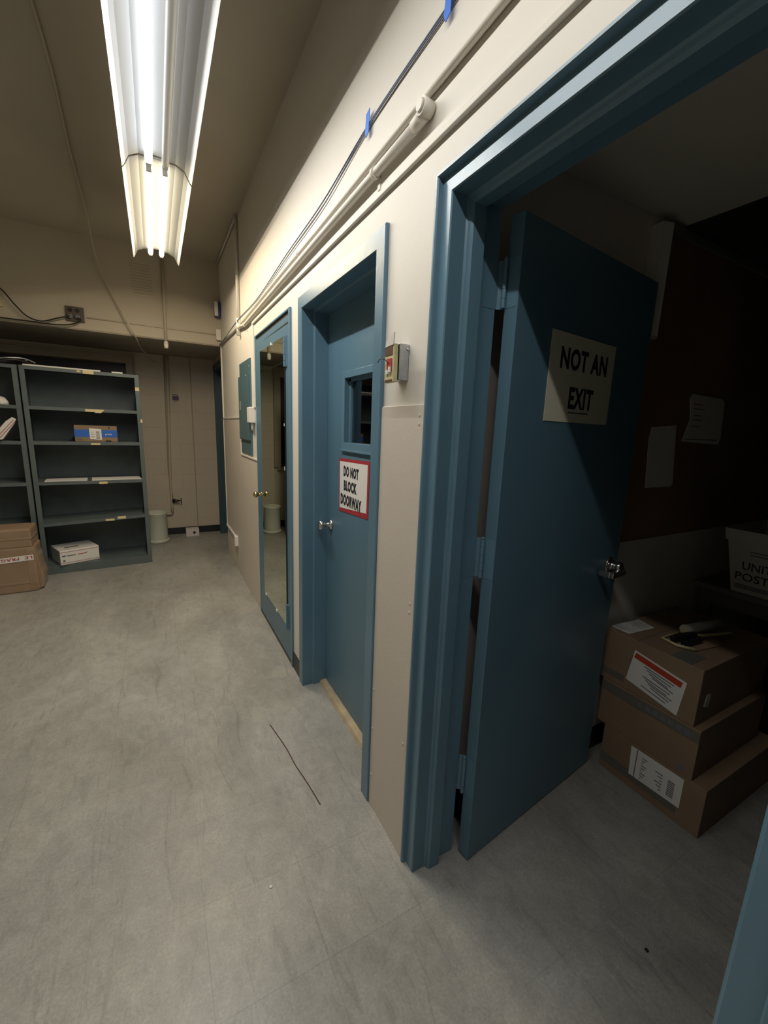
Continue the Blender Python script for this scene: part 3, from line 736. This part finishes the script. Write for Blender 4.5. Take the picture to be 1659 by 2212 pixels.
for c in (card(0.46, 0.545, 1.915, 1.946), card(0.415, 0.445, 1.925, 1.940), card(0.45, 0.53, 1.568, 1.592), card(0.525, 0.575, 1.560, 1.592, 0.03), card(0.470, 0.545, 1.256, 1.272),
          card(0.505, 0.575, 0.872, 0.893), card(0.530, 0.605, 0.492, 0.512), card(0.632, 0.705, 0.505, 0.532), card(SW-0.038, SW-0.004, 1.79, 1.825), card(SW-0.012, SW+0.004, 1.48, 1.515)):
    zc = sum(v.co.z for v in c.bm.verts)/8
    obj('label_card', c, M['yellow'], min(SH[:6], key=lambda q: abs((q.data.vertices[0].co.z if q.data.vertices else 0)-zc)), world=False)
RS = Matrix.Rotation(SA, 3, 'Z')


def onshelf(x, y, z): return Vector((-1.710, 4.908, 0))+RS@Vector((x, y, z))


def shelfthing(name, label, cat, x, y, z, rot=0, group=None):
    return thing(name, label, cat, onshelf(x, y, z), SA+rot, group)


# priority box on bottom shelf
t = shelfthing('mailing_box', 'white mailing box with thin red lines on the bottom shelf', 'box', 0.245, 0.165, 0.086, 0.31)
obj('body', MB().prism([(-0.165, -0.15), (0.165, -0.15), (0.165, 0.15), (-0.165, 0.15)], 0, 0.145), M['paper'], t, world=False, bevel=0.006)
ln = MB().box(-0.162, 0.162, -0.1515, -0.150, 0.126, 0.129).box(-0.162, 0.162, -0.1515, -0.150, 0.018, 0.021).box(-0.16, 0.16, -0.128, -0.126, 0.1445, 0.1458)
ln.prism([(0.04, 0.098), (0.062, 0.098), (0.052, 0.088)], -0.1515, -0.150, 'xz').box(-0.02, 0.05, -0.1515, -0.150, 0.086, 0.092)
obj('red_line', ln, M['red'], t, world=False)
obj('print', MB().prism([(-0.152, 0.084), (-0.125, 0.084), (-0.115, 0.096), (-0.145, 0.096)], -0.1515, -0.150, 'xz'), M['devblue'], t, world=False)
obj('print', MB().box(-0.112, -0.035, -0.1513, -0.150, 0.084, 0.093).box(-0.145, -0.125, -0.1513, -0.150, 0.03, 0.05).box(-0.10, 0.02, -0.06, -0.02, 0.1448, 0.1456), M['greyprint'], t, world=False)

# blue taped parcel on third shelf
t = shelfthing('taped_parcel', 'brown parcel wrapped in a band of blue tape on the third shelf', 'box', 0.52, 0.10, 1.284, -0.03)
obj('body', MB().box(-0.170, 0.175, -0.09, 0.12, 0, 0.155), M['card'], t, world=False, bevel=0.003)
bb = obj('blue_band', MB().box(-0.1705, 0.1755, -0.0912, 0.1205, 0.045, 0.115), M['btape'], t, world=False)
q = obj('shipping_label', MB().prism([(-0.05, 0.028), (0.045, 0.018), (0.045, 0.122), (-0.052, 0.130)], -0.0925, -0.0912, 'xz'), M['paper'], t, world=False)
bc = MB()
for i in range(7): bc.box(0.0, 0.03, -0.0932, -0.0925, 0.03+i*0.011, 0.036+i*0.011)
bc.box(-0.04, -0.012, -0.0932, -0.0925, 0.045, 0.05).box(-0.04, -0.012, -0.0932, -0.0925, 0.07, 0.075).box(-0.04, -0.018, -0.0932, -0.0925, 0.09, 0.094)
obj('barcode', bc, M['greyprint'], q, world=False)
obj('lettering', text_mb('prime', 0.055, 0.022, ((0.075, -0.0912, 0.062), (1, 0, 0), (0, 0, 1), (0, -1, 0))), M['plastic'], bb, world=False)
obj('tape_mark', MB().box(0.075, 0.12, -0.0913, -0.090, 0.0, 0.016).lathe([(0.008, 0), (0.008, 0.001)], (0.11, -0.0915, 0.136), 'y', 12), M['ink'], t, world=False)
obj('corner_print', MB().box(-0.16, -0.11, -0.0910, -0.090, 0.010, 0.032), M['gtape'], t, world=False)

# papers on the fourth shelf
tag(obj('paper_sheet', MB().box(-0.165, 0.165, -0.12, 0.09, 0, 0.006).rot(SA+0.01).move(onshelf(0.245, 0.135, 0.906)), M['paper']), 'flat white sheets lying left on the fourth shelf', 'paper', group='papers on the fourth shelf')
tag(obj('paper_sheet', MB().box(-0.21, 0.215, -0.13, 0.09, 0, 0.007).rot(SA+0.03).move(onshelf(0.655, 0.145, 0.906)), M['paper']), 'flat white sheets lying right on the fourth shelf', 'paper', group='papers on the fourth shelf')
# on top of the shelves
tag(obj('white_strip', MB().box(0.03, 0.60, 0.0, 0.06, 0, 0.012).rot(SA).move(onshelf(0, 0, 1.946)), M['paper']), 'long thin white strip lying on top of the shelving', 'strip')
tag(obj('white_strip', MB().box(0.69, 0.78, 0.0, 0.05, 0, 0.012).rot(SA).move(onshelf(0, 0, 1.946)), M['paper']), 'short white scrap lying on top of the shelving', 'strip')
cc = [(0.10, 0.02, 1.955), (0.02, 0.03, 1.985), (-0.10, 0.0, 1.975), (-0.16, 0.06, 1.96), (-0.08, 0.10, 1.97), (0.04, 0.06, 1.972), (-0.02, -0.01, 1.985), (-0.13, -0.02, 1.952), (-0.19, -0.03, 1.86), (-0.23, -0.025, 1.80)]
t = thing('cable_coil', 'tangle of dark cables on top of the shelving where the two units meet', 'cable', onshelf(-0.05, 0.03, 1.946))
obj('dark_cable', MB().tube(smooth([onshelf(*p) for p in cc]), 0.010, 8), M['blackcable'], t)
obj('grey_cable', MB().tube(smooth([onshelf(x+0.02, y-0.015, z+0.018) for x, y, z in cc[:6]]), 0.006, 8), M['galv'], t)
# left unit things
t = thing('striped_envelope', 'white envelope with red stripes leaning out of the left shelving unit', 'envelope', onshelf(-0.17, 0.02, 1.285))
e = MB().prism([(-0.16, 0.0), (-0.11, 0.012), (-0.02, 0.15), (-0.005, 0.19), (-0.03, 0.205), (-0.075, 0.17), (-0.16, 0.06)], -0.012, 0.012, 'xz')
obj('body', e.move(onshelf(-0.05, -0.05, 1.287)), M['paper'], t, bevel=0.004)
st = MB()
for k, (a, b_) in enumerate((((-0.155, 0.022), (-0.022, 0.183)), ((-0.145, 0.006), (-0.012, 0.170)))):
    st.prism([a, (a[0]+0.006, a[1]), (b_[0]+0.005, b_[1]), b_], -0.0135, -0.0118, 'xz')
obj('red_line', st.move(onshelf(-0.05, -0.05, 1.287)), M['red'], t)
tag(obj('white_cloth', MB().lathe([(0.06, 0), (0.055, 0.03), (0.035, 0.06), (0.012, 0.07)], onshelf(-0.16, 0.06, 1.599), 'z', 14), M['paper']), 'crumpled white bundle at the left edge on the second shelf', 'cloth')

# big taped carton on the floor
t = thing('shipping_carton', 'large brown taped carton with an upside-down fragile strip on the floor', 'box', (-1.95, 4.62, 0), 0.045)
body = MB().box(-0.30, 0.275, -0.155, 0.13, 0.0, 0.40)
obj('body', body, M['card2'], t, world=False, bevel=0.012)
obj('upper_carton', MB().box(-0.30, 0.262, -0.150, 0.125, 0.395, 0.562), M['card2'], t, world=False, bevel=0.014)
obj('packing_tape', MB().box(-0.30, 0.268, -0.153, 0.10, 0.470, 0.485).box(-0.30, 0.277, -0.158, 0.12, 0.075, 0.095).box(0.215, 0.2775, -0.1575, 0.05, 0.02, 0.38).box(-0.30, 0.262, -0.1525, 0.12, 0.388, 0.398), M['tape'], t, world=False, bevel=0.003)
fs = obj('fragile_strip', MB().prism([(-0.28, 0.258), (0.262, 0.287), (0.262, 0.333), (-0.28, 0.304)], -0.1595, -0.155, 'xz'), M['paper'], t, world=False)
# upside-down lettering: right vector points to -x, up vector to -z
obj('lettering', text_mb('FRAGILE', 0.185, 0.026, ((0.166, -0.1595, 0.320), (-1, 0, -0.053), (0, 0, -1), (0, -1, 0)), bold=0.02, spacing=1.1), M['red'], fs, world=False)
obj('lettering', text_mb('LE', 0.050, 0.026, ((0.254, -0.1595, 0.3245), (-1, 0, -0.053), (0, 0, -1), (0, -1, 0)), bold=0.02, spacing=1.1), M['red'], fs, world=False)
wr = MB().prism([(0.262, 0.0), (0.305, 0.02), (0.312, 0.12), (0.296, 0.20), (0.285, 0.30), (0.272, 0.40)], -0.12, 0.10, 'xz')
obj('stretch_wrap', wr, M['tape'], t, world=False, bevel=0.01, label='loose clear wrap bulging at the side')

# ------------------------------------------------------------------ cartons in the back room
def carton(y0, y1, x1, z0, z1, label, extra, x0=1.05):
    t = thing('cardboard_carton', label, 'box', ((x0+x1)/2, (y0+y1)/2, z0), group='stacked cartons in the unlit room')
    obj('body', MB().box(x0, x1, y0, y1, z0, z1), M['card'], t, bevel=0.002)
    extra(t); return t


def ex1(t):
    obj('packing_tape', MB().box(1.0485, 1.0500, 0.66, 0.978, 0.036, 0.078), M['gtape'], t)
    q = obj('shipping_label', MB().prism([(0.648, 0.070), (0.850, 0.062), (0.856, 0.196), (0.648, 0.200)], 1.0470, 1.0488, 'yz'), M['paper'], t)
    pr = MB()
    for i in range(8): pr.box(1.0463, 1.0470, 0.675, 0.700, 0.09+i*0.009, 0.095+i*0.009)
    for i in range(9): pr.box(1.0463, 1.0470, 0.80-0.008*(i % 3), 0.806, 0.075+i*0.012, 0.079+i*0.012)
    for i in range(6): pr.box(1.0463, 1.0470, 0.720, 0.73+0.01*(i % 3), 0.085+i*0.014, 0.089+i*0.014)
    pr.box(1.0463, 1.0470, 0.826, 0.830, 0.064, 0.196)
    obj('print', pr, M['greyprint'], q)


def ex2(t):
    q = obj('packing_tape', MB().box(1.0485, 1.0500, 0.627, 1.025, 0.375, 0.418), M['gtape'], t)
    pr = MB()
    for i in range(7): pr.box(1.0478, 1.0485, 0.66+i*0.03, 0.68+i*0.03, 0.385, 0.408)
    pr.lathe([(0.013, 0), (0.013, -0.001)], (1.05, 0.67, 0.24), 'x', 16)
    obj('print', pr, M['greyprint'], q)


def ex3(t):
    obj('packing_tape', MB().box(1.0485, 1.0500, 0.935, 1.035, 0.455, 0.485), M['gtape'], t)
    q = obj('address_pouch', MB().prism([(0.715, 0.438), (0.925, 0.478), (0.905, 0.622), (0.700, 0.588)], 1.0470, 1.0490, 'yz'), M['paper'], t)
    obj('pouch_header', MB().prism([(0.718, 0.558), (0.905, 0.590), (0.899, 0.614), (0.713, 0.582)], 1.0462, 1.0471, 'yz'), M['orange'], q)
    pr = MB()
    for i in range(9):
        z = 0.55-i*0.011
        pr.prism([(0.74+0.01*(i % 3), z), (0.86-0.012*(i % 4), z+0.020), (0.86-0.012*(i % 4), z+0.024), (0.74+0.01*(i % 3), z+0.004)], 1.0463, 1.0471, 'yz')
    obj('print', pr, M['greyprint'], q)
    obj('side_label', MB().prism([(1.10, 0.50), (1.135, 0.49), (1.14, 0.545), (1.11, 0.55)], 0.6535, 0.6550, 'xz'), M['greyp'], t)
    obj('lid_seam', MB().box(1.052, 1.60, 0.9015, 0.9035, 0.6645, 0.6662).box(1.052, 1.16, 0.70, 0.775, 0.6645, 0.6668), M['gtape'], t)


carton(0.573, 0.985, 1.66, 0.0, 0.212, 'bottom carton of the stack with a large white shipping label', ex1)
carton(0.627, 1.025, 1.60, 0.213, 0.428, 'middle carton of the stack with a printed grey tape band', ex2)
carton(0.655, 1.040, 1.62, 0.429, 0.665, 'top carton of the stack with a red-headed address pouch', ex3)
sh = MB().prism([(1.075, 0.955), (1.24, 0.94), (1.26, 1.025), (1.075, 1.038)], 0.6665, 0.668)
t = thing('packing_slip', 'white slip lying on the far corner of the top carton', 'paper', (1.17, 0.99, 0.6665))
obj('sheet', sh, M['paper'], t)
obj('print', MB().box(1.17, 1.24, 0.955, 1.01, 0.668, 0.6684), M['greyp'], t)
t = thing('tool_tray', 'small torn card tray under the black handled tool on the top carton', 'tray', (1.24, 0.79, 0.666))
obj('base', MB().prism([(1.15, 0.86), (1.14, 0.80), (1.17, 0.745), (1.36, 0.72), (1.38, 0.80), (1.30, 0.86)], 0.6662, 0.671), M['card2'], t)
obj('rim', MB().tube([(1.30, 0.86, 0.675), (1.15, 0.86, 0.677), (1.14, 0.80, 0.677), (1.17, 0.745, 0.677)], 0.006, 8), M['ivory'], t)
t = thing('tape_roll', 'white rolled tube lying on the tray on the top carton', 'roll', (1.36, 0.80, 0.69))
obj('roll', MB().tube([(1.27, 0.838, 0.700), (1.48, 0.800, 0.700)], 0.021, 20), M['tubw'], t)
obj('core', MB().tube([(1.268, 0.8383, 0.700), (1.272, 0.838, 0.700)], 0.013, 16), M['ivory'], t)
t = thing('hand_tool', 'black handled scraper with a pale blade resting on the tray', 'tool', (1.25, 0.79, 0.68))
obj('handle', MB().tube(smooth([(1.155, 0.825, 0.690), (1.20, 0.815, 0.695), (1.27, 0.795, 0.695)]), [0.012]*8+[0.015]*8+[0.013], 12).tube(smooth([(1.165, 0.785, 0.684), (1.21, 0.780, 0.686), (1.27, 0.775, 0.687)]), 0.013, 12), M['black'], t)
obj('blade', MB().prism([(1.27, 0.785), (1.45, 0.735), (1.455, 0.745), (1.28, 0.803)], 0.690, 0.694), M['ivory'], t)

# table with mail tub
t = thing('work_table', 'grey topped table against the brown panelled wall in the unlit room', 'table', (2.2, 0.3, 0))
obj('tabletop', MB().box(1.80, 2.75, -0.6, YW-0.02, 0.745, 0.772), M['laminate'], t, bevel=0.003)
obj('apron', MB().box(1.86, 2.70, -0.54, YW-0.04, 0.66, 0.745), M['dgrey'], t)
for (x, y) in ((1.86, -0.54), (1.86, 1.0), (2.66, -0.54), (2.66, 1.0)):
    obj('leg', MB().box(x, x+0.045, y, y+0.045, 0, 0.66), M['dgrey'], t)
t = thing('mail_tub', 'white postal tub standing on the table in the unlit room', 'tub', (2.0, 0.67, 0.772))
tb = MB()
def ring(z, g):
    return [(1.815-g, 0.40-g, z), (2.15+g, 0.40-g, z), (2.15+g, 0.905+g, z), (1.815-g, 0.905+g, z)]
def shell(mb, z0, g0, z1, g1, th=0.004):
    a, b_, c, d = ring(z0, g0), ring(z1, g1), ring(z1, g1-th), ring(z0, g0-th)
    for i in range(4):
        j = (i+1) % 4
        mb.quad(a[i], a[j], b_[j], b_[i]); mb.quad(b_[i], b_[j], c[j], c[i]); mb.quad(c[i], c[j], d[j], d[i])
shell(tb, 0.773, 0.0, 1.085, 0.045)
tb.quad(*ring(0.776, -0.002))
obj('body', tb, M['tubw'], t)
rb = MB(); shell(rb, 1.03, 0.045, 1.088, 0.052)
obj('rim', rb, M['tubw'], t)
slope = Vector((-0.045, 0, 0.312)).normalized(); nrm = Vector((-0.312, 0, -0.045)).normalized()
def tubtext(txt, y, z, w, h):
    base = Vector((1.815-0.045*(z-0.773)/0.312, y, z))+nrm*0.0012
    return text_mb(txt, w, h, (base, (0, -1, 0), slope, nrm), bold=0.01)
obj('lettering', tubtext('UNITED STATES', 0.872, 0.895, 0.36, 0.040), M['ink'], t)
obj('lettering', tubtext('POSTAL SERVICE', 0.895, 0.838, 0.42, 0.040), M['ink'], t)
bar = MB()
for z, y0, y1 in ((0.985, 0.70, 0.85), (0.970, 0.70, 0.845), (0.795, 0.45, 0.895), (0.803, 0.45, 0.895), (0.811, 0.45, 0.895)):
    b0 = Vector((1.815-0.045*(z-0.773)/0.312, 0, z))+nrm*0.0012
    bar.quad((b0.x, y0, z), (b0.x, y1, z), ((b0+slope*0.006).x, y1, z+0.006), ((b0+slope*0.006).x, y0, z+0.006))
obj('print', bar, M['greyprint'], t)

# papers pinned on the brown panelling
tag(obj('posted_notice', MB().prism([(1.235, 1.285), (1.445, 1.285), (1.455, 1.30), (1.405, 1.567), (1.215, 1.552), (1.208, 1.50)], YW-0.014, YW-0.0125, 'xz'), M['paper']), 'plain white notice pinned on the brown panelling nearest the open door', 'paper', group='notices on the brown panelling')
t = thing('posted_notice', 'creased notice with black lines pinned higher on the brown panelling', 'paper', (1.63, YW-0.013, 1.486), group='notices on the brown panelling')
obj('sheet', MB().prism([(1.470, 1.495), (1.810, 1.486), (1.825, 1.52), (1.800, 1.690), (1.775, 1.705), (1.500, 1.712), (1.482, 1.69), (1.515, 1.60)], YW-0.015, YW-0.0125, 'xz'), M['paper'], t)
nl = MB()
for z, a, b_ in ((1.665, 1.52, 1.60), (1.645, 1.52, 1.62), (1.615, 1.53, 1.60), (1.595, 1.53, 1.62), (1.505, 1.50, 1.79), (1.565, 1.53, 1.60)):
    nl.box(a, b_, YW-0.0157, YW-0.015, z, z+0.004)
obj('print', nl, M['greyprint'], t)

# ------------------------------------------------------------------ small marks
tag(obj('pull_string', MB().tube(smooth([(-0.262, 1.905, 0.0022), (-0.232, 1.72, 0.0022), (-0.222, 1.60, 0.0022), (-0.203, 1.47, 0.0022), (-0.190, 1.354, 0.0022)]), 0.0022, 6), M['rust']), 'thin brown strand lying on the floor before the window door', 'string')
for (x, y, r, lb) in ((0.513, 0.455, 0.006, 'dark crumb on the floor inside the open doorway'), (-0.441, 1.134, 0.006, 'pale crumb on the open floor of the hall')):
    tag(obj('floor_crumb', MB().lathe([(r, 0), (r*0.9, 0.002), (r*0.4, 0.003)], (x, y, 0.0003), 'z', 8), M['black'] if x > 0 else M['paper']), lb, 'crumb')
sc = MB()
for (y, z) in ((1.045, 1.545), (1.047, 1.52), (1.047, 0.96), (1.049, 0.93), (1.27, 0.52), (1.27, 0.35), (1.27, 0.14), (1.048, 0.45)):
    sc.lathe([(0.005, 0), (0.004, -0.0018)], (-0.007, y, z), 'x', 8)
tag(obj('nail_head', sc, M['wains']), 'painted nail heads along the lower wall sheet by the doorway', 'nails', kind='stuff')
